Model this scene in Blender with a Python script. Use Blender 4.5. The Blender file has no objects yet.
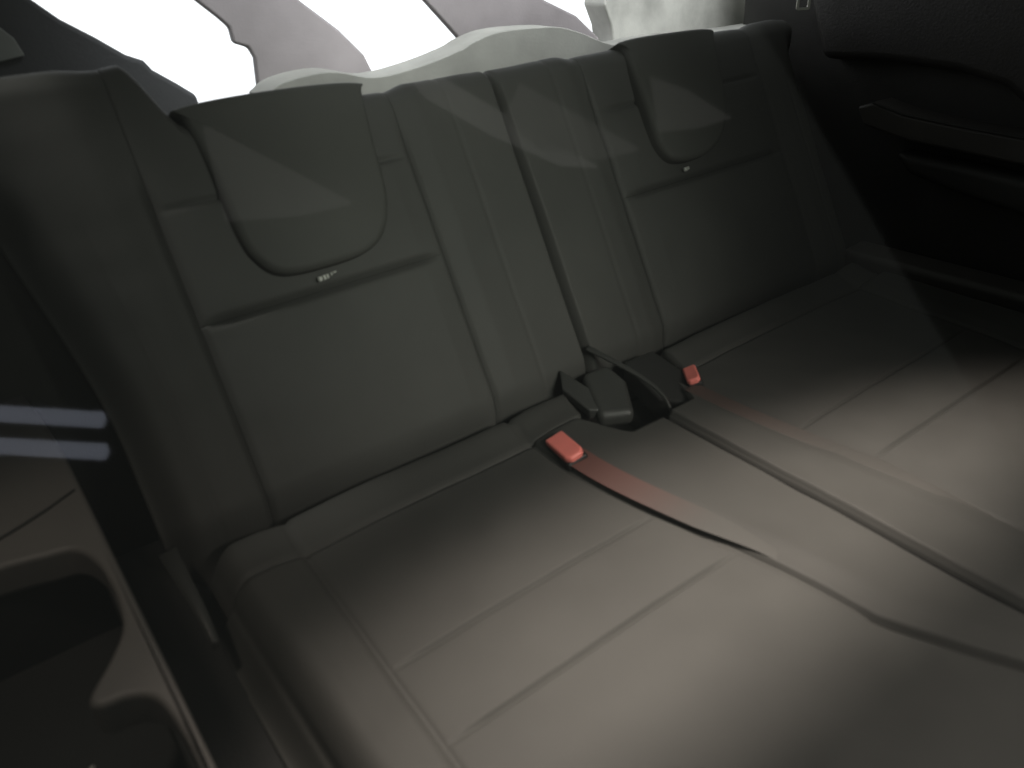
import bpy, bmesh, math, random
from mathutils import Vector, Matrix, noise
R = math.radians
random.seed(4)
sc = bpy.context.scene
COL = sc.collection
V = Vector

# ---------------------------------------------------------------- camera pose
YAW, PITCH, ROLL, FPX = R(35.42), R(30.13), R(-3.39), 805.0
CAM = V((-0.5606, -0.6222, 0.4795))
_f = V((math.sin(YAW)*math.cos(PITCH), math.cos(YAW)*math.cos(PITCH), -math.sin(PITCH)))
_r0 = V((math.cos(YAW), -math.sin(YAW), 0)); _u0 = _r0.cross(_f)
_r = math.cos(ROLL)*_r0 + math.sin(ROLL)*_u0
_u = -math.sin(ROLL)*_r0 + math.cos(ROLL)*_u0

# ---------------------------------------------------------------- materials
def mat(name, col, rough=.5, bump=0.0, bscale=400, spec=.5, metal=0, sheen=0, var=.25, vscale=6, bdist=.0006):
    m = bpy.data.materials.new(name); m.use_nodes = True
    nt = m.node_tree; b = nt.nodes['Principled BSDF']
    tc = nt.nodes.new('ShaderNodeTexCoord')
    n = nt.nodes.new('ShaderNodeTexNoise'); n.inputs['Scale'].default_value = vscale; n.inputs['Detail'].default_value = 5
    nt.links.new(tc.outputs['Object'], n.inputs['Vector'])
    cr = nt.nodes.new('ShaderNodeValToRGB')
    cr.color_ramp.elements[0].position = .3; cr.color_ramp.elements[1].position = .7
    cr.color_ramp.elements[0].color = (*[c*(1-var) for c in col], 1)
    cr.color_ramp.elements[1].color = (*[min(1, c*(1+var)) for c in col], 1)
    nt.links.new(n.outputs['Fac'], cr.inputs['Fac']); nt.links.new(cr.outputs['Color'], b.inputs['Base Color'])
    mr = nt.nodes.new('ShaderNodeMapRange'); mr.inputs['To Min'].default_value = max(0.02, rough-.07); mr.inputs['To Max'].default_value = min(1, rough+.07)
    nt.links.new(n.outputs['Fac'], mr.inputs['Value']); nt.links.new(mr.outputs['Result'], b.inputs['Roughness'])
    b.inputs['Specular IOR Level'].default_value = spec
    b.inputs['Metallic'].default_value = metal
    if sheen:
        b.inputs['Sheen Weight'].default_value = sheen; b.inputs['Sheen Roughness'].default_value = .5
    if bump:
        v = nt.nodes.new('ShaderNodeTexVoronoi'); v.inputs['Scale'].default_value = bscale
        nt.links.new(tc.outputs['Object'], v.inputs['Vector'])
        bp = nt.nodes.new('ShaderNodeBump'); bp.inputs['Strength'].default_value = bump; bp.inputs['Distance'].default_value = bdist
        nt.links.new(v.outputs['Distance'], bp.inputs['Height']); nt.links.new(bp.outputs['Normal'], b.inputs['Normal'])
    return m

def emis(name, col, s):
    m = bpy.data.materials.new(name); m.use_nodes = True; nt = m.node_tree
    nt.nodes.remove(nt.nodes['Principled BSDF'])
    e = nt.nodes.new('ShaderNodeEmission'); e.inputs['Color'].default_value = (*col, 1); e.inputs['Strength'].default_value = s
    nt.links.new(e.outputs[0], nt.nodes['Material Output'].inputs['Surface']); return m

LEATHER = mat('leather', (.066, .0655, .061), .66, .12, 420, .25, var=.10, vscale=9)
LEATHER2 = mat('leather_bolster', (.062, .0615, .057), .66, .12, 420, .25, var=.10, vscale=7)
HEADL = mat('leather_headrest', (.070, .070, .064), .66, .12, 420, .25, var=.08, vscale=9)
THREAD = mat('thread', (.11, .11, .10), .7)
PLASTIC = mat('black_plastic', (.020, .020, .019), .5, .3, 700, .4)
PLASTIC_G = mat('grey_plastic', (.040, .041, .038), .42, .3, 700, .45)
TRIM = mat('taupe_trim', (.135, .126, .117), .5, .3, 700, .4, var=.12)
TRIMD = mat('dark_trim', (.035, .034, .032), .6, .3, 500, .35)
CARPET = mat('carpet', (.014, .014, .014), .95, .8, 900, .1)
RED = mat('red_button', (.92, .25, .21), .45, 0, spec=.5, var=.06, vscale=60)
METAL = mat('brushed_metal', (.55, .54, .50), .35, 0, metal=1, var=.1)
SILL = mat('pale_sill', (.60, .59, .54), .55, .2, 300, .4, var=.3, vscale=14)
SHELFM = mat('shelf_cloth', (.34, .335, .31), .7, .2, 300, .3, var=.2, vscale=12)
MAUVE = mat('mauve_post', (.31, .28, .285), .6, .2, 300, .4, var=.22, vscale=8)
MARK = mat('white_print', (.6, .6, .56), .7)

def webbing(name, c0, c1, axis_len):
    """belt webbing with a soft red smear of glow painted in, fading from one colour to another along the strap (object Y)."""
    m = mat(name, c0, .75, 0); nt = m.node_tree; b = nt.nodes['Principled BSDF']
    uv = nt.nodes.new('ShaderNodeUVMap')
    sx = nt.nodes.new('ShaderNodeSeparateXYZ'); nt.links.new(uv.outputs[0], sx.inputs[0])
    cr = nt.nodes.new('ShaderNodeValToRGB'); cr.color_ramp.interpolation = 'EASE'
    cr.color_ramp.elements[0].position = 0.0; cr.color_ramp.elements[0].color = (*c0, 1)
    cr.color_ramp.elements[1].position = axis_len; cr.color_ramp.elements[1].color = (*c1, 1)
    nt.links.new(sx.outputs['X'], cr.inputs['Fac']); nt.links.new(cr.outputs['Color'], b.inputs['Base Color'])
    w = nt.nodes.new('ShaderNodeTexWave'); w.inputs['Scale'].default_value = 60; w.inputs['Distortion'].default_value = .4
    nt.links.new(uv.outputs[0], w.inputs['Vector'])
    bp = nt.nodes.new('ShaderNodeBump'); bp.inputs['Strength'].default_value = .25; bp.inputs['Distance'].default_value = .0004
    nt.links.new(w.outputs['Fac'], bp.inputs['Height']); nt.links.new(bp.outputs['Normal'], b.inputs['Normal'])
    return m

# ---------------------------------------------------------------- object helpers
def tag(o, label=None, cat=None, group=None, kind=None):
    if label: o['label'] = label
    if cat: o['category'] = cat
    if group: o['group'] = group
    o['kind'] = kind or 'thing'
    return o
def empty(name, loc=(0, 0, 0)):
    o = bpy.data.objects.new(name, None); COL.objects.link(o); o.location = loc; o.empty_display_size = .05
    return o
def link(name, me, m, parent=None, smooth=True):
    me.materials.append(m)
    if smooth:
        for p in me.polygons: p.use_smooth = True
    o = bpy.data.objects.new(name, me); COL.objects.link(o)
    if parent:
        o.parent = parent
        w = V((0, 0, 0)); q = parent
        while q: w += q.location; q = q.parent
        o.location = -w
    return o
def from_lists(name, vs, fs, m, parent=None, smooth=True):
    me = bpy.data.meshes.new(name); me.from_pydata([tuple(v) for v in vs], [], fs); me.update()
    bm = bmesh.new(); bm.from_mesh(me); bmesh.ops.recalc_face_normals(bm, faces=bm.faces); bm.to_mesh(me); bm.free()
    return link(name, me, m, parent, smooth)
def bevel(o, w=.003, seg=3, ang=35):
    b = o.modifiers.new('bevel', 'BEVEL'); b.width = w; b.segments = seg; b.limit_method = 'ANGLE'; b.angle_limit = R(ang)
    return o
def patch(name, fn, nu, nv, thick, m, parent):
    """closed upholstered panel: fn(u,v) -> (point, outward normal)."""
    top, bot = [], []
    for j in range(nv+1):
        for i in range(nu+1):
            p, n = fn(i/nu, j/nv)
            top.append(p); bot.append(p - n*thick)
    N = len(top); w = nu+1; fs = []
    for j in range(nv):
        for i in range(nu):
            a = j*w+i
            fs.append((a, a+1, a+w+1, a+w)); fs.append((N+a, N+a+w, N+a+w+1, N+a+1))
    for i in range(nu):
        fs.append((i, N+i, N+i+1, i+1)); a = nv*w+i; fs.append((a, a+1, N+a+1, N+a))
    for j in range(nv):
        a = j*w; fs.append((a, a+w, N+a+w, N+a)); a = j*w+nu; fs.append((a, N+a, N+a+w, a+w))
    o = from_lists(name, top+bot, fs, m, parent)
    return o
def prism(name, pts, dvec, m, parent=None, bw=.003, seg=3):
    """planar outline (3D points) extruded by a vector, edges rounded."""
    n = len(pts); a = [V(p) for p in pts]; b = [p + V(dvec) for p in a]
    fs = [tuple(range(n)), tuple(range(2*n-1, n-1, -1))] + [(i, i+n, (i+1) % n+n, (i+1) % n) for i in range(n)]
    o = from_lists(name, a+b, fs, m, parent, smooth=True)
    if bw: bevel(o, bw, seg)
    o.modifiers.new('wn', 'WEIGHTED_NORMAL')
    return o
def smooth_closed(pts, k=6):
    out = []; n = len(pts)
    for i in range(n):
        p0, p1, p2, p3 = [V(pts[(i+d) % n]) for d in (-1, 0, 1, 2)]
        for j in range(k):
            t = j/k
            out.append(.5*((2*p1)+(-p0+p2)*t+(2*p0-5*p1+4*p2-p3)*t*t+(-p0+3*p1-3*p2+p3)*t**3))
    return out
def smooth_open(pts, k=8):
    P_ = [V(p) for p in pts]; P_ = [2*P_[0]-P_[1]] + P_ + [2*P_[-1]-P_[-2]]; out = []
    for i in range(1, len(P_)-2):
        p0, p1, p2, p3 = P_[i-1:i+3]
        for j in range(k):
            t = j/k
            out.append(.5*((2*p1)+(-p0+p2)*t+(2*p0-5*p1+4*p2-p3)*t*t+(-p0+3*p1-3*p2+p3)*t**3))
    out.append(P_[-2]); return out
def ribbon(name, path, width, thick, side, m, parent=None, taper=None):
    """belt strap swept along a path; side = sideways vector(s); carries a UV whose X runs 0-1 along."""
    pts = smooth_open(path, 10); n = len(pts)
    sides = smooth_open(side, 10) if isinstance(side, list) else [V(side)]*n
    vs = []
    for i, p in enumerate(pts):
        t = (pts[min(i+1, n-1)]-pts[max(i-1, 0)]).normalized(); s = sides[i]; s = (s - t*s.dot(t)).normalized()
        nn = s.cross(t).normalized()
        w = width*(taper(i/(n-1)) if taper else 1)
        for a, b in ((-.5, -.5), (-.5, .5), (-.3, .62), (.3, .62), (.5, .5), (.5, -.5)):
            vs.append(p + s*w*a + nn*thick*b)
    k = 6; fs = []
    for i in range(n-1):
        for j in range(k):
            fs.append((i*k+j, i*k+(j+1) % k, (i+1)*k+(j+1) % k, (i+1)*k+j))
    fs.append(tuple(range(k))); fs.append(tuple((n-1)*k+j for j in range(k-1, -1, -1)))
    o = from_lists(name, vs, fs, m, parent)
    uv = o.data.uv_layers.new(name='UVMap')
    for lp in o.data.loops:
        uv.data[lp.index].uv = ((lp.vertex_index//k)/(n-1), (lp.vertex_index % k)/k)
    o.modifiers.new('wn', 'WEIGHTED_NORMAL')
    return o
def pad(name, outline, to3, thick, er, bulge, m, parent):
    """cushioned slab with rounded rim; outline 2D convex-ish, to3(x,s,h)."""
    n = len(outline); c = V((sum(p[0] for p in outline)/n, sum(p[1] for p in outline)/n))
    rings = [(0, -thick), (0, -er)]
    for k in range(1, 9):
        a = k/8*math.pi/2; rings.append((er*(1-math.cos(a)), -er*(1-math.sin(a))))
    rad = min((V((p[0], p[1]))-c).length for p in outline)
    for k in range(1, 12): rings.append((er+(rad-er)*k/12, 0))
    vs, fs = [], []
    for d, h in rings:
        for p in outline:
            q = V((p[0], p[1])); L = (q-c).length; f = (1 - d/rad)
            q2 = c+(q-c)*f if d > er else q+(c-q).normalized()*d
            hh = h + (bulge*(1-(1-min(1, d/rad))**2))
            vs.append(to3(q2.x, q2.y, hh))
    k = len(rings)
    for j in range(k-1):
        for i in range(n):
            fs.append((j*n+i, j*n+(i+1) % n, (j+1)*n+(i+1) % n, (j+1)*n+i))
    vs.append(to3(c.x, c.y, bulge)); ci = len(vs)-1
    for i in range(n): fs.append(((k-1)*n+i, (k-1)*n+(i+1) % n, ci))
    fs.append(tuple(range(n-1, -1, -1)))
    return from_lists(name, vs, fs, m, parent)

def sm(a, b, x):
    t = max(0, min(1, (x-a)/(b-a))); return t*t*(3-2*t)
def gr(d, w): return math.exp(-(d/w)**2)
def wr(x, y, s, seed=0): return noise.noise(V((x*s, y*s, seed*3.7)))

# ---------------------------------------------------------------- seatback surface
A = R(28.08)
UPB = V((0, math.sin(A), math.cos(A))); NB = V((0, -math.cos(A), math.sin(A)))
XV = V((1, 0, 0))
def backprof(s, stop):
    """point and normal on the reclined back profile, rolling over at the top edge"""
    r = .022
    if s <= stop - r: return UPB*s, NB
    a = (s-(stop-r))/r
    ang = a
    if ang <= math.pi:
        n = NB*math.cos(ang) + UPB*math.sin(ang)
        return UPB*(stop-r) - NB*r + n*r, n
    e = (ang-math.pi)*r
    return UPB*(stop-r) - NB*2*r - UPB*e, -NB
class Seat: pass
L_ = Seat(); L_.sgn = -1; L_.out = -.495; L_.ins0 = -.400; L_.ins1 = -.134; L_.inn = -.0015; L_.mid = -.068; L_.seed = 1
R_ = Seat(); R_.sgn = 1; R_.out = .545; R_.ins0 = .450; R_.ins1 = .133; R_.inn = .0025; R_.mid = .082; R_.seed = 5
HS, US = .190, .300        # lower and upper cross seams (distance up the back)
def hback(S, x, s):
    lo, hi = sorted((S.ins0, S.ins1)); h = 0
    if lo < x < hi:
        t = (x-lo)/(hi-lo); e = min(1, min(t, 1-t)*9)
        h += .004*math.sin(math.pi*t)**.5*1.0
        h -= .0
        for c, d, w in ((HS, .0065, .0042), (US, .0036, .0032)): h -= d*gr(s-c, w)*min(1, e)
        seg = (s/HS) if s < HS else (s-HS)/(US-HS) if s < US else 0
        h += .004*math.sin(math.pi*min(1, max(0, seg)))**.6*e
    else:
        d = (lo-x) if x < lo else (x-hi)
        h += .005*sm(0, .03, d)
    for c, d, w in ((S.ins0, .0045, .0036), (S.ins1, .0032, .0030)): h -= d*gr(x-c, w)*sm(.350, .30, s)
    h -= .0008*gr(x-S.mid, .003)
    h -= .0010*gr(x-(S.out+S.ins0)/2, .003)*sm(.33, .25, s)
    de = abs(x-S.inn); h -= .014*(1-sm(0, .0055, de))*(1-.75*sm(.33, .37, s))
    do = abs(x-S.out); h -= .030*(1-sm(0, .035, do))**1.5*(1-.9*sm(.30, .36, s))
    h -= .020*(1-sm(-.03, .03, s))                       # tucks in at the bottom
    h += .0016*wr(x, s, 9, S.seed) + .0007*wr(x, s, 30, S.seed)
    return h
def stop_of(S, x):
    base = .374
    if S is L_: base += .064*sm(-.345, -.385, x) - .012*sm(-.50, -.56, x)
    return base
def out_shift(S, x, s):
    if S is L_:
        k = sm(S.ins0, S.out, x) if False else max(0, (S.ins0-x)/(S.ins0-S.out))
        return -k*.042*sm(.10, .42, s)
    return 0
def back_fn(S, x0, x1, s0, s1):
    def fn(u, v):
        x = x0+(x1-x0)*u; st = stop_of(S, x); top = st+.055
        b = s1 if s1 < 1 else top
        s = s0+(b-s0)*v
        p, n = backprof(s, st)
        return p + XV*(x+out_shift(S, x, s)) + n*hback(S, x, min(s, st)), n
    return fn

# ---------------------------------------------------------------- cushion surface
YF = -.60                    # where the front edge rolls down
def cushprof(y):
    r = .055
    if y >= YF: return V((0, y, 0)), V((0, 0, 1))
    ang = (YF-y)/r
    if ang <= math.pi/2*.93:
        n = V((0, -math.sin(ang), math.cos(ang)))
        return V((0, YF, -r)) + n*r, n
    am = math.pi/2*.93; n = V((0, -math.sin(am), math.cos(am)))
    t = V((0, -math.cos(am), -math.sin(am)))
    return V((0, YF, -r))+n*r + t*((YF-y)-am*r), n
L_.c_out = -.492; R_.c_out = .56
def cseam_out(S, y): return (-.402+.04*(y+.1)) if S is L_ else (.459+.11*(y+.02))
def cseam_in(S, y): return (-.139+.05*sm(-.1, -.42, y)+.45*max(0, -.42-y)) if S is L_ else (.070+.028*sm(-.1, -.42, y))
def cush_h(S, x, y):
    a, b = cseam_out(S, y), cseam_in(S, y); lo, hi = min(a, b), max(a, b); h = 0
    if lo < x < hi:
        t = (x-lo)/(hi-lo); e = min(1, min(t, 1-t)*8)
        h += .003*math.sin(math.pi*t)**.5 - .0045*sm(-.02, -.075, y)
        for c in (-.224, -.304): h -= .0036*gr(y-c, .0017)*e
        for c0, c1 in ((-.062, -.224), (-.224, -.304), (-.304, -.60)):
            if c1 < y < c0: h += .0012*math.sin(math.pi*(c0-y)/(c0-c1))**.6*e
    else:
        d = lo-x if x < lo else x-hi
        h += .004*sm(0, .03, d)
    h -= .0030*gr(x-a, .003); h -= (.0045+.005*sm(-.40, -.45, y))*gr(x-b, .0024)
    h -= .0030*gr(y+.061, .003)*(1 if (lo-.06 < x < hi+.0) else .3)
    inn = -.002 if S is L_ else .007
    h -= .007*(1-sm(0, .005, abs(x-inn)))
    h -= .050*(1-sm(0, .05, abs(x-S.c_out)))**1.4
    if S is L_: h -= .003*gr(x+.470, .0025)
    h -= .022*(1-sm(0, .018, -y)); h += .005*gr(y+.022, .02)
    h += .0024*wr(x, y, 8, S.seed+9) + .0010*wr(x, y, 26, S.seed+2)
    return h
def cush_fn(S, fx0, fx1, y0, y1):
    def fn(u, v):
        yb = y0(fx0(-.1)*(1-u)+fx1(-.1)*u) if callable(y0) else y0
        y = yb+(y1-yb)*v
        x = fx0(y)*(1-u)+fx1(y)*u
        p, n = cushprof(y)
        return p + XV*x + n*cush_h(S, x, y), n
    return fn

def make_seat(S, label):
    root = empty('rear_seat', ((S.out+S.inn)/2, -.2, -.30)); tag(root, label, 'car seat', 'pair of rear seats')
    q = sorted([S.out, S.ins0, S.ins1, S.inn])
    # --- back
    core = prism('backrest', [XV*q[0]*.985 + UPB*-.03 - NB*.052, XV*q[3]*1.0 + UPB*-.03 - NB*.052,
                              XV*q[3] + UPB*.372 - NB*.052, XV*q[0]*.985 + UPB*.372 - NB*.052], -NB*.045, PLASTIC, root, .01)
    b0, b1 = (q[0], q[1]); c0, c1 = (q[2], q[3])
    patch('side_bolster', back_fn(S, b0, b1, -.05, 2), 60, 180, .03, LEATHER2, core)
    patch('side_bolster', back_fn(S, c0, c1, -.05, 2), 80, 180, .03, LEATHER2, core)
    patch('backrest_insert', back_fn(S, q[1], q[2], -.05, HS), 150, 150, .03, LEATHER, core)
    patch('upper_panel', back_fn(S, q[1], q[2], HS, 2), 150, 150, .03, LEATHER, core)
    # --- cushion
    lo_x, hi_x = sorted((S.c_out, -.002 if S is L_ else .007))
    cu = prism('seat_cushion', [(lo_x+.012, -.02, -.045), (hi_x-.012, -.125, -.045), (hi_x-.012, -.60, -.055), (lo_x+.012, -.44, -.055)],
               (0, 0, -.12), PLASTIC, root, .01)
    YE = -.74
    fo, fi = (lambda y: cseam_out(S, y)), (lambda y: cseam_in(S, y))
    eo = lambda y: S.c_out; ei = lambda y: (-.002 if S is L_ else .007)
    nb = (lambda x: -.061-.060*sm(-.085, -.050, x)) if S is L_ else (lambda x: -.061-.055*sm(.075, .045, x))
    patch('cushion_insert', cush_fn(S, *( (fo, fi) if S is L_ else (fi, fo)), -.061, YE), 130, 460, .03, LEATHER, cu)
    if S is L_:
        patch('cushion_bolster', cush_fn(S, eo, fo, -.061, YE), 60, 220, .03, LEATHER2, cu)
        patch('cushion_bolster', cush_fn(S, fi, ei, nb, YE), 80, 220, .03, LEATHER2, cu)
        patch('rear_strip', cush_fn(S, lambda y: -.476, lambda y: -.072+.25*(y+.061), -.004, -.061), 90, 24, .025, LEATHER2, cu)
    else:
        patch('cushion_bolster', cush_fn(S, fo, eo, -.061, YE), 60, 220, .03, LEATHER2, cu)
        patch('cushion_bolster', cush_fn(S, ei, fi, nb, YE), 60, 220, .03, LEATHER2, cu)
        patch('rear_strip', cush_fn(S, lambda y: .098+.15*(y+.06), lambda y: .500, -.004, -.061), 90, 24, .025, LEATHER2, cu)
    # --- headrest
    if S is L_:
        ol = [(-.348, .388), (-.347, .376), (-.343, .33), (-.342, .262), (-.334, .232), (-.314, .2135), (-.27, .2095), (-.225, .213), (-.199, .230), (-.184, .262), (-.176, .31), (-.163, .372), (-.164, .384), (-.25, .388)]
        lab = (-.272, .2005)
    else:
        ol = [(.206, .378), (.206, .366), (.202, .33), (.198, .262), (.202, .234), (.218, .2155), (.25, .210), (.285, .215), (.318, .235), (.338, .27), (.358, .32), (.376, .364), (.376, .376), (.29, .378)]
        lab = (.240, .2015)
    xc = sum(a for a, b in ol)/len(ol); to3 = lambda x, s, h: XV*x + UPB*s + NB*(.028-.014*sm(.27, .385, s)+h-.9*(x-xc)**2-.2*(s-.30)**2)
    hd = pad('headrest', smooth_closed([(a, b, 0) for a, b in ol], 7), to3, .05, .008, .0, HEADL, root)
    # small printed mark under the headrest
    bm = bmesh.new()
    marks = [(-.009, 0, .004, .0045), (-.0045, .0003, .003, .005), (-.001, .0006, .0026, .0044), (.0035, .0016, .002, .003), (.0072, .0026, .004, .0016)] if S is L_ else [(-.002, 0, .005, .005), (.002, .0006, .004, .004)]
    for dx, ds, w, hh in marks:
        c = XV*(lab[0]+dx) + UPB*(lab[1]+ds) + NB*.0125
        r = bmesh.ops.create_cube(bm, size=1)['verts']
        M = Matrix.Translation(c) @ Matrix((( 1, 0, 0, 0), (0, UPB.y, NB.y, 0), (0, UPB.z, NB.z, 0), (0, 0, 0, 1))) @ Matrix.Diagonal((w, hh, .004, 1))
        bmesh.ops.transform(bm, matrix=M, verts=r)
    me = bpy.data.meshes.new('printed_mark'); bm.to_mesh(me); bm.free(); bevel(link('printed_mark', me, MARK, core), .0008, 2)
    return root, core, cu

seatL, coreL, cuL = make_seat(L_, 'rear seat nearest the taupe scalloped trim, larger red buckle on its cushion')
seatR, coreR, cuR = make_seat(R_, 'rear seat in shadow beside the dark armrest wall, behind the smaller red buckle')

# recline lever of the near seat
ribbon('recline_lever', [(-.496, .010, .006), (-.497, -.03, .010), (-.497, -.075, .006), (-.498, -.112, -.004)], .013, .007, (1, 0, .15), PLASTIC_G, seatL,
       taper=lambda t: 1.25-.75*t)

# ---------------------------------------------------------------- hinge between the two seats
hb = empty('hinge_bracket', (0, -.05, -.06)); tag(hb, 'grey plastic hinge cover in the dark notch between the two seats', 'bracket')
def bp_(x, s, h): return XV*x + UPB*s + NB*h
prism('cover_plate', [(-.052, -.068, .000), (-.018, -.090, .002), (.012, -.045, .012), (.012, -.012, .020), (-.028, -.012, .022)], (0, 0, -.02), PLASTIC_G, hb, .008, 5)
prism('flap', [(-.062, -.018, .016), (-.046, .006, .026), (-.028, -.045, .006), (-.040, -.066, .001), (-.055, -.055, .002)], (.002, 0, -.012), PLASTIC_G, hb, .002)
prism('well', [(-.07, -.15, -.055), (.085, -.13, -.055), (.085, .03, -.055), (-.07, .03, -.055)], (0, 0, -.03), PLASTIC, hb, .004)
ribbon('hinge_arm', [(.002, .012, .034), (.012, -.020, .026), (.022, -.058, .016), (.026, -.090, .004), (.022, -.112, -.016)], .007, .003, [(1, 0, .4), (1, .1, .4), (1, .2, .3), (1, .2, .0), (1, .2, 0)], PLASTIC_G, hb,
       taper=lambda t: 1.0-.70*t)
prism('gap_shade_strip', [(-.004, -.13, -.007), (.012, -.13, -.007), (.012, -.62, -.007), (-.004, -.62, -.007)], (0, 0, -.03), CARPET, hb, 0)  # dark strip stands in for the shade down in the seat gap
prism('side_cheek', [(.030, -.02, .018), (.080, -.02, .016), (.086, -.075, .002), (.050, -.110, -.008), (.030, -.08, -.006)], (0, 0, -.03), PLASTIC, hb, .004)

# ---------------------------------------------------------------- belt buckles
def buckle(loc, ax, up, Lb, wb, tb, label, path, wpath, c0, c1, k, sidev):
    root = empty('seat_belt_buckle', loc); tag(root, label, 'seat belt buckle', 'red seat belt buckles')
    a = V(ax).normalized(); n = V(up).normalized(); s = a.cross(n).normalized(); n = s.cross(a)
    c = V(loc)
    def P_(i, j, h): return c + a*i + s*j + n*h
    o = [P_(-Lb*.56, -wb*.56, -tb), P_(Lb*.52, -wb*.56, -tb), P_(Lb*.52, wb*.56, -tb), P_(-Lb*.56, wb*.56, -tb)]
    prism('buckle_housing', o, n*tb*.96, PLASTIC, root, .003)
    o = [P_(-Lb*.5, -wb*.5, 0), P_(Lb*.38, -wb*.5, 0), P_(Lb*.5, -wb*.28, 0), P_(Lb*.5, wb*.28, 0), P_(Lb*.38, wb*.5, 0), P_(-Lb*.5, wb*.5, 0)]
    o = [p - n*.003 for p in o]
    b = prism('release_button', o, n*.0085, RED, root, .0028, 4)
    sl = [P_(-Lb*.30, -wb*.30, .0052), P_(-Lb*.24, -wb*.30, .0052), P_(-Lb*.24, wb*.30, .0052), P_(-Lb*.30, wb*.30, .0052)]
    prism('tongue_slot', [P_(-Lb*.53, -wb*.42, -tb*.75), P_(-Lb*.53, wb*.42, -tb*.75), P_(-Lb*.53, wb*.42, -tb*.5), P_(-Lb*.53, -wb*.42, -tb*.5)], -a*.0025, PLASTIC_G, root, .0005)
    ribbon('webbing', path, wpath, .0016, sidev, webbing('smear_webbing', c0, c1, k), root, taper=lambda t: 1-.12*t-.55*sm(.6, 1, t))  # strap colour carries a painted red glow smeared along the bolster
    return root
def strap(S, off, ya, yb, n=9):
    out = []
    for i in range(n):
        y = ya+(yb-ya)*i/(n-1); x = cseam_in(S, y)+off*(1-.35*i/(n-1))
        out.append((x, y, cush_h(S, x, y)+.0012-(.003 if i == n-1 else .0008 if i == n-2 else 0)))
    return out
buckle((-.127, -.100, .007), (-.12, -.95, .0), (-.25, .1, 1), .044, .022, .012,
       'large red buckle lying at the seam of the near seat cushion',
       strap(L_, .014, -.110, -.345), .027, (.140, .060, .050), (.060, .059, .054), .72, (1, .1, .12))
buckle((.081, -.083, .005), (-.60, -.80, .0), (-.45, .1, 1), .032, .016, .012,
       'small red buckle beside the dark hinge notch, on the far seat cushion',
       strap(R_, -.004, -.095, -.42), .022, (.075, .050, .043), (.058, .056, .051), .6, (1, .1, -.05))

# ---------------------------------------------------------------- left quarter trim with cup holders
tl = empty('quarter_trim', (-.62, -.1, -.3)); tag(tl, 'taupe plastic side trim with scalloped dark storage hollows along the near seat', 'car trim')
ZT = .10
ridge = [(-.560, .300), (-.548, .20), (-.541, .10), (-.540, 0), (-.540, -.10), (-.540, -.20), (-.5405, -.30), (-.541, -.42), (-.541, -.60)]
inner = [(-.555, -.60), (-.552, -.40), (-.5485, -.32), (-.5480, -.275), (-.553, -.238), (-.566, -.225), (-.580, -.222), (-.584, -.212), (-.566, -.188), (-.5535, -.165),
         (-.5495, -.130), (-.5520, -.090), (-.562, -.064), (-.580, -.057), (-.605, -.050), (-.64, -.045), (-.70, -.045)]
def top_panel():
    # ledge: ridge polyline one side, scalloped edge of the tray on the other
    edge = smooth_open([(x, y, ZT) for x, y in ridge], 4)
    ins = smooth_open([(x, y, ZT) for x, y in inner], 5)
    out = edge + ins + [V((-.74, -.045, ZT)), V((-.74, .300, ZT))]
    return prism('ledge', out, (0, 0, -.028), TRIM, tl, .0045, 4)
ledge = top_panel()
prism('tray_floor', [(-.76, -.66, .0), (-.536, -.66, .0), (-.536, -.02, .0), (-.76, -.02, .0)], (0, 0, -.02), PLASTIC, tl, .003)
prism('side_wall', [(-.5415, .30, .080), (-.5415, -.66, .080), (-.5415, -.66, -.30), (-.5415, .30, -.30)], (-.01, 0, 0), TRIMD, tl, .002)
prism('outer_wall', [(-.74, .44, .50), (-.74, -.64, .30), (-.74, -.64, -.30), (-.74, .44, -.30)], (-.02, 0, 0), TRIMD, tl, .003)
prism('gap_filler', [(-.5415, .10, -.04), (-.44, .10, -.04), (-.44, -.66, -.06), (-.5415, -.66, -.06)], (0, 0, -.20), PLASTIC, tl, .003)  # added block, keeps leaking sky light out of the gap beside the seat
def ring(name, c, r0, r1, h, m, parent):
    vs, fs = [], []; n = 48
    prof = [(r0, -h), (r0, 0), ((r0+r1)/2, .0015), (r1, 0), (r1, -h)]
    for i in range(n):
        a = i/n*2*math.pi
        for r, z in prof: vs.append(V(c)+V((math.cos(a)*r, math.sin(a)*r, z)))
    k = len(prof)
    for i in range(n):
        for j in range(k-1): fs.append((i*k+j, ((i+1) % n)*k+j, ((i+1) % n)*k+j+1, i*k+j+1))
    return from_lists(name, vs, fs, m, parent)
prism('tray_wall', [(-.76, -.045, .095), (-.545, -.045, .095), (-.545, -.045, -.1), (-.76, -.045, -.1)], (0, .012, 0), PLASTIC, tl, .002)
prism('arch_panel', [(-.85, .215, .372), (-.52, .215, .378), (-.40, .215, .33), (-.40, .215, -.3), (-.85, .215, -.3)], (0, .02, 0), mat('arch_lining', (.085, .083, .078), .8, .3, 500, .2), tl, .006)
ribbon('tray_edge', [(-.628, -.236, .062), (-.611, -.232, .062), (-.594, -.226, .062)], .0022, .0015, (0, 1, 0), METAL, tl)
# faint joint line across the ledge
ribbon('panel_joint', [(-.545, .012, ZT+.0004), (-.575, -.005, ZT+.0006), (-.62, -.022, ZT+.0006), (-.68, -.035, ZT+.0006)], .0022, .0012, (0, 1, 0), PLASTIC, tl)
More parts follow.
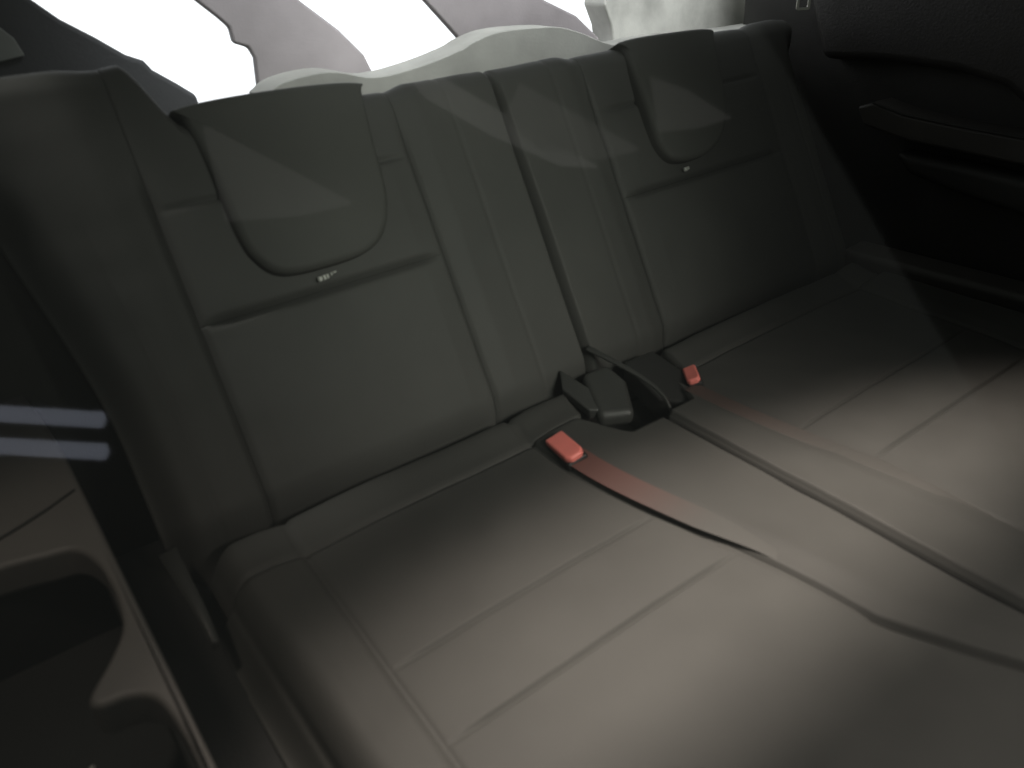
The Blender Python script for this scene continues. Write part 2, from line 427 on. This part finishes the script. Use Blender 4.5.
# dark upper lining that runs up behind the seat shoulder
prism('pillar_cover', [(-.80, .40, .60), (-.50, .40, .525), (-.434, .40, .458), (-.405, .40, .430), (-.385, .40, .410), (-.356, .40, .389), (-.330, .40, .368), (-.313, .40, .360), (-.306, .40, .349), (-.283, .40, .331), (-.264, .40, .315), (-.262, .40, .24), (-.262, .40, -.2), (-.80, .40, -.2)],
      (0, .03, 0), mat('pillar_cover', (.07, .07, .075), .6, .3, 300), tl, .006)
# patch of window light on the pillar, put in as a pale plate
prism('window_light_patch', [(-.443, .398, .409), (-.434, .398, .398), (-.429, .398, .380), (-.453, .398, .377), (-.479, .398, .381), (-.465, .398, .422)], (0, -.004, 0), mat('pale_light_patch', (.30, .31, .29), .5, var=.1), tl, .002)

# ---------------------------------------------------------------- right side trim with armrest
tr = empty('side_trim', (.66, 0, -.3)); tag(tr, 'black side trim with a brown edged armrest beside the far seat', 'car trim')
XR = .60
def yz(pts, x): return [(x, y, z) for y, z in pts]
prism('trim_wall', yz([(.34, -.30), (.34, .55), (-.75, .55), (-.75, -.30)], XR+.05), (.02, 0, 0), TRIMD, tr, .004)
BR = mat('brown_trim', (.062, .058, .054), .5, .3, 500, .4)
o = [(.075, .205), (.05, .214), (0.0, .2035), (-.073, .199), (-.166, .196), (-.40, .190), (-.60, .190), (-.60, .160), (-.40, .158), (-.175, .162), (-.014, .168), (.06, .180)]
prism('armrest', yz([(p[0], p[1]) for p in o], XR), (.06, 0, 0), BR, tr, .005)
prism('armrest_piping', yz([(.05, .2155), (0.0, .2055), (-.073, .2010), (-.166, .198), (-.60, .192), (-.60, .1895), (-.166, .1955), (-.073, .1985), (0, .203), (.05, .213)], XR-.0015), (.004, 0, 0), TRIMD, tr, .0008)
o = [(.01, .148), (-.10, .146), (-.18, .143), (-.60, .135), (-.60, .085), (-.19, .095), (-.10, .105), (-.02, .12)]
prism('lower_ledge', yz(o, XR+.004), (.05, 0, 0), TRIMD, tr, .012)
o = [(.16, .262), (.05, .268), (-.05, .264), (-.12, .250), (-.155, .225), (-.17, .2), (-.22, .2), (-.30, .25), (-.34, .42), (.05, .42), (.2, .36)]
prism('door_pad', yz(o, XR+.02), (.035, 0, 0), mat('door_pad', (.030, .028, .026), .5, .4, 350), tr, .014, 4)
prism('sill_pad', [(.545, .03, .006), (.60, .03, .010), (.62, -.60, .012), (.566, -.60, .004), (.563, -.25, .005)], (0, 0, -.06), BR, tr, .010, 4)

# seat belt hanging by the far pillar
sb = empty('seat_belt_tongue', (.58, .16, .34)); tag(sb, 'pale metal belt tongue hanging near the top right pillar', 'seat belt')
def loop_mesh(c, w, h, t, m, parent):
    ax, ay = _r0.copy(), V((0, 0, 1)); d = ax.cross(ay).normalized()
    def rr(w, h, r, k=6):
        out = []
        for cx, cy, a0 in ((w/2-r, h/2-r, 0), (-w/2+r, h/2-r, 90), (-w/2+r, -h/2+r, 180), (w/2-r, -h/2+r, 270)):
            for i in range(k+1):
                a = R(a0+90*i/k); out.append((cx+r*math.cos(a), cy+r*math.sin(a)))
        return out
    O, I = rr(w, h, .004), rr(w-2*t, h-2*t, .002); n = len(O); vs = []; fs = []
    for z in (.0015, -.0015):
        for P_ in (O, I):
            for a, b in P_: vs.append(V(c)+ax*a+ay*b+d*z)
    for i in range(n):
        j = (i+1) % n
        fs += [(i, j, n+j, n+i), (2*n+i, 3*n+i, 3*n+j, 2*n+j), (i, 2*n+i, 2*n+j, j), (n+i, n+j, 3*n+j, 3*n+i)]
    return bevel(from_lists('tongue_plate', vs, fs, m, parent, False), .0006, 2)
cT = V((.585, .178, .3525))
loop_mesh(cT, .021, .036, .0042, METAL, sb)
ribbon('webbing', [cT+V((0, 0, .012)), cT+V((.004, .005, .08)), cT+V((.006, .01, .16))], .016, .002, _r0, PLASTIC, sb)

# ---------------------------------------------------------------- rear hatch behind the seats
tg = empty('tailgate', (0, .42, -.3)); tag(tg, 'tailgate frame with pale slanted posts against blown-out daylight', 'tailgate')
Y4 = .40
def post(name, pts, m, dy=.012, bw=.004): return prism(name, [(x, Y4, z) for x, z in pts], (0, dy, 0), m, tg, bw, 4)
post('post', [(-.175, .20), (-.190, .301), (-.186, .347), (-.191, .359), (-.208, .366), (-.209, .383), (-.220, .395), (-.242, .416), (-.30, .49), (-.36, .57), (-.20, .57), (-.155, .46), (-.116, .404), (-.070, .366), (-.039, .332), (-.028, .305), (-.01, .20)], MAUVE)
post('post', [(.12, .20), (.125, .30), (.120, .325), (.095, .352), (.061, .388), (-.02, .48), (-.09, .57), (.06, .57), (.19, .43), (.267, .370), (.33, .342), (.377, .305), (.385, .20)], MAUVE)
post('quarter_panel', [(.406, .20), (.406, .299), (.402, .32), (.392, .340), (.386, .352), (.39, .364), (.43, .372), (.55, .366), (.70, .350), (.90, .340), (.90, .20)], SILL, .05, .004)
def at_y(px, py, y):
    d = _r*((px-512)/FPX) + _u*(-(py-384)/FPX) + _f
    p = CAM + d*((y-CAM.y)/d.y); return (p.x, y, p.z)
SHELF = [(x, .30, z) for x, z in [(-.225, .245), (-0.22, 0.319), (-0.194, 0.331), (-0.137, 0.334), (-0.08, 0.32), (-0.016, 0.324), (0.045, 0.335), (0.070, 0.343), (0.115, 0.350), (0.20, 0.346), (0.244, 0.335), (0.275, 0.323), (0.311, 0.310), (.34, .308), (.42, .308), (0.60, 0.30), (0.8, 0.30), (.80, .245)]]
SHELF = SHELF[:1] + [tuple(p) for p in smooth_open(SHELF[1:-1], 5)] + SHELF[-1:]
prism('shelf_edge', SHELF, (0, .05, 0), SHELFM, tg, .0015, 3)
post('sill', [(-.262, .235), (.92, .225), (.92, -.25), (-.262, -.25)], TRIMD, .06, .008)
post('header', [(-.60, .565), (1.1, .565), (1.1, .64), (-.60, .64)], TRIMD, .06, .008)

sky = from_lists('sky', [(-2.2, 1.5, -.3), (3.2, 1.5, -.3), (3.2, 1.7, 1.6), (-2.2, 1.7, 1.6)], [(0, 1, 2, 3)], emis('sky_light', (.93, .95, 1.0), 1.7), None, False)
tag(sky, kind='structure')
fl = from_lists('floor', [(-.9, -1.6, -.30), (1.0, -1.6, -.30), (1.0, .6, -.30), (-.9, .6, -.30)], [(0, 1, 2, 3)], CARPET, None, False)
tag(fl, kind='structure')

# ---------------------------------------------------------------- window pane the photo is taken through
def glass_mat():
    m = bpy.data.materials.new('window_glass'); m.use_nodes = True; nt = m.node_tree
    nt.nodes.remove(nt.nodes['Principled BSDF'])
    t = nt.nodes.new('ShaderNodeBsdfTransparent'); t.inputs['Color'].default_value = (.97, .985, .965, 1)
    g = nt.nodes.new('ShaderNodeBsdfAnisotropic'); g.inputs['Roughness'].default_value = .028
    x = nt.nodes.new('ShaderNodeMixShader'); x.inputs[0].default_value = .06
    nt.links.new(t.outputs[0], x.inputs[1]); nt.links.new(g.outputs[0], x.inputs[2])
    nt.links.new(x.outputs[0], nt.nodes['Material Output'].inputs['Surface']); return m
NP = (-V((math.sin(YAW)*math.cos(R(45)), math.cos(YAW)*math.cos(R(45)), -math.sin(R(45))))).normalized()
QP = CAM + _f*.085
ta = V((0, 0, 1)).cross(NP).normalized(); tb_ = NP.cross(ta)
gw, gh = .17, .15
pane = prism('window_pane', [QP+ta*gw*a+tb_*gh*b for a, b in ((-1, -1), (1, -1), (1, 1), (-1, 1))], -NP*.0001, glass_mat(), None, 0)
pane.modifiers.clear()
# a single sheet reads cleanest: keep the front face only
me = pane.data; bm = bmesh.new(); bm.from_mesh(me)
ff = [f for f in bm.faces if abs(f.normal.dot(NP)) > .9 and (f.calc_center_median()-QP).dot(NP) > -.00005]
bmesh.ops.delete(bm, geom=[f for f in bm.faces if f not in ff], context='FACES'); bm.to_mesh(me); bm.free()
for p in me.polygons: p.use_smooth = False
tag(pane, 'clear window pane in front of the seats with faint lamp reflections', 'window pane')
def refl(px, py, D=None, z=None):
    d = (_r*((px-512)/FPX) + _u*(-(py-384)/FPX) + _f).normalized()
    t = (QP-CAM).dot(NP)/d.dot(NP); h = CAM+d*t; r = d - 2*d.dot(NP)*NP
    return h + r*(D if D else (z-h.z)/r.z)
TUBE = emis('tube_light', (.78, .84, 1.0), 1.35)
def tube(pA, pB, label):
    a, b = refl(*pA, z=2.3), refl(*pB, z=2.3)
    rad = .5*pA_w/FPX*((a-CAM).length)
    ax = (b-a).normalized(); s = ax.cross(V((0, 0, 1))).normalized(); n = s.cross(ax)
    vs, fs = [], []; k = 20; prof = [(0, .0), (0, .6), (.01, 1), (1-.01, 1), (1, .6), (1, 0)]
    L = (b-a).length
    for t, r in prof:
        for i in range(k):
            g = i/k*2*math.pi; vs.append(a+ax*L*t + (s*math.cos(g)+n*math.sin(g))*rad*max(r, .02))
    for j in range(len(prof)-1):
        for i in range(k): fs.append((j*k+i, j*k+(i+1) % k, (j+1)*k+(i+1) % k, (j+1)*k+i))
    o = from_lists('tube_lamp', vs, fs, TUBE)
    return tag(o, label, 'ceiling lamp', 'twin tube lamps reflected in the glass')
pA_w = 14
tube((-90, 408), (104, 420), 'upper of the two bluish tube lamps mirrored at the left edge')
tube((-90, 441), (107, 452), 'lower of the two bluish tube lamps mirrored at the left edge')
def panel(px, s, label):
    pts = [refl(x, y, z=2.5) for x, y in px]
    o = prism('added_glow_panel', pts, (0, 0, .03), emis('added_glow', (1, 1, .93), s), None, 0)  # unseen glowing shape, added to throw a pale streak into the glass
    return tag(o, label, 'ceiling lamp', 'added glow shapes reflected in the glass')
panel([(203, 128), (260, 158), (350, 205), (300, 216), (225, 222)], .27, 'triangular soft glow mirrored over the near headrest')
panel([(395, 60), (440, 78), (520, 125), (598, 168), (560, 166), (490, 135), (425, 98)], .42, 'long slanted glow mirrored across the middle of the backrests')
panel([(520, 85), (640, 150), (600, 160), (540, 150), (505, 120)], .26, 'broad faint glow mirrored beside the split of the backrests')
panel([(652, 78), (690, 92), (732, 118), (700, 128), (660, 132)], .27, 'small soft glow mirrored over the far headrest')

# ---------------------------------------------------------------- light
w = bpy.data.worlds.new('World'); sc.world = w; w.use_nodes = True
w.node_tree.nodes['Background'].inputs['Color'].default_value = (.88, .94, .86, 1)
w.node_tree.nodes['Background'].inputs['Strength'].default_value = .10
def area(loc, target, size, power, col, spread=180, sy=None):
    l = bpy.data.lights.new('lamp', 'AREA'); l.energy = power; l.color = col; l.size = size; l.spread = R(spread)
    if sy: l.shape = 'RECTANGLE'; l.size_y = sy
    o = bpy.data.objects.new('lamp', l); COL.objects.link(o); o.location = loc
    o.rotation_euler = (V(target)-V(loc)).to_track_quat('-Z', 'Y').to_euler(); return o
def spot(loc, target, power, ang, blend, rad, col):
    l = bpy.data.lights.new('lamp', 'SPOT'); l.energy = power; l.spot_size = R(ang); l.spot_blend = blend; l.shadow_soft_size = rad; l.color = col
    o = bpy.data.objects.new('lamp', l); COL.objects.link(o); o.location = loc
    o.rotation_euler = (V(target)-V(loc)).to_track_quat('-Z', 'Y').to_euler(); return o
hl = prism('shadow_slab', [(-.42, -1.5, .75), (1.0, -1.5, .75), (1.0, -.214, .75), (-.42, -.214, .75)], (0, 0, .03), TRIMD, None, .01)  # unseen roof slab, added to shade the front of the cushions
tag(hl, kind='structure')
o = spot((-.03, -.10, 1.20), (-.08, -.425, 0), 126, 29, 1.0, .034, (1, .87, .785)); o.scale = (2.0, 1, 1)
spot((-.18, -.95, .70), (-.07, .11, .23), 35, 38, 1.0, .15, (.95, 1, .90))
spot((-.75, -.20, .9), (-.56, -.12, .1), 4.5, 34, 1.0, .05, (1, .87, .76))
spot((.05, -1.1, .66), (-.08, -.45, 0), 23, 50, 1.0, .12, (1, .90, .83))
spot((-.60, .30, .85), (-.47, .16, .385), 8.0, 15, 1.0, .03, (1, .98, .93))
area((.20, .16, .68), (.20, .42, .32), .9, 1.4, (.93, .96, 1), 75, .10)

# ---------------------------------------------------------------- camera
cd = bpy.data.cameras.new('camera'); cam = bpy.data.objects.new('camera', cd); COL.objects.link(cam)
cam.matrix_world = Matrix(((_r.x, _u.x, -_f.x, CAM.x), (_r.y, _u.y, -_f.y, CAM.y), (_r.z, _u.z, -_f.z, CAM.z), (0, 0, 0, 1)))
cd.sensor_width = 36; cd.lens = 36*FPX/1024; cd.clip_start = .01; cd.clip_end = 50
cd.dof.use_dof = True; cd.dof.focus_distance = 1.5; cd.dof.aperture_fstop = 5.6
sc.camera = cam
sc.view_settings.view_transform = 'Standard'; sc.view_settings.look = 'None'; sc.view_settings.exposure = 0; sc.view_settings.gamma = 1
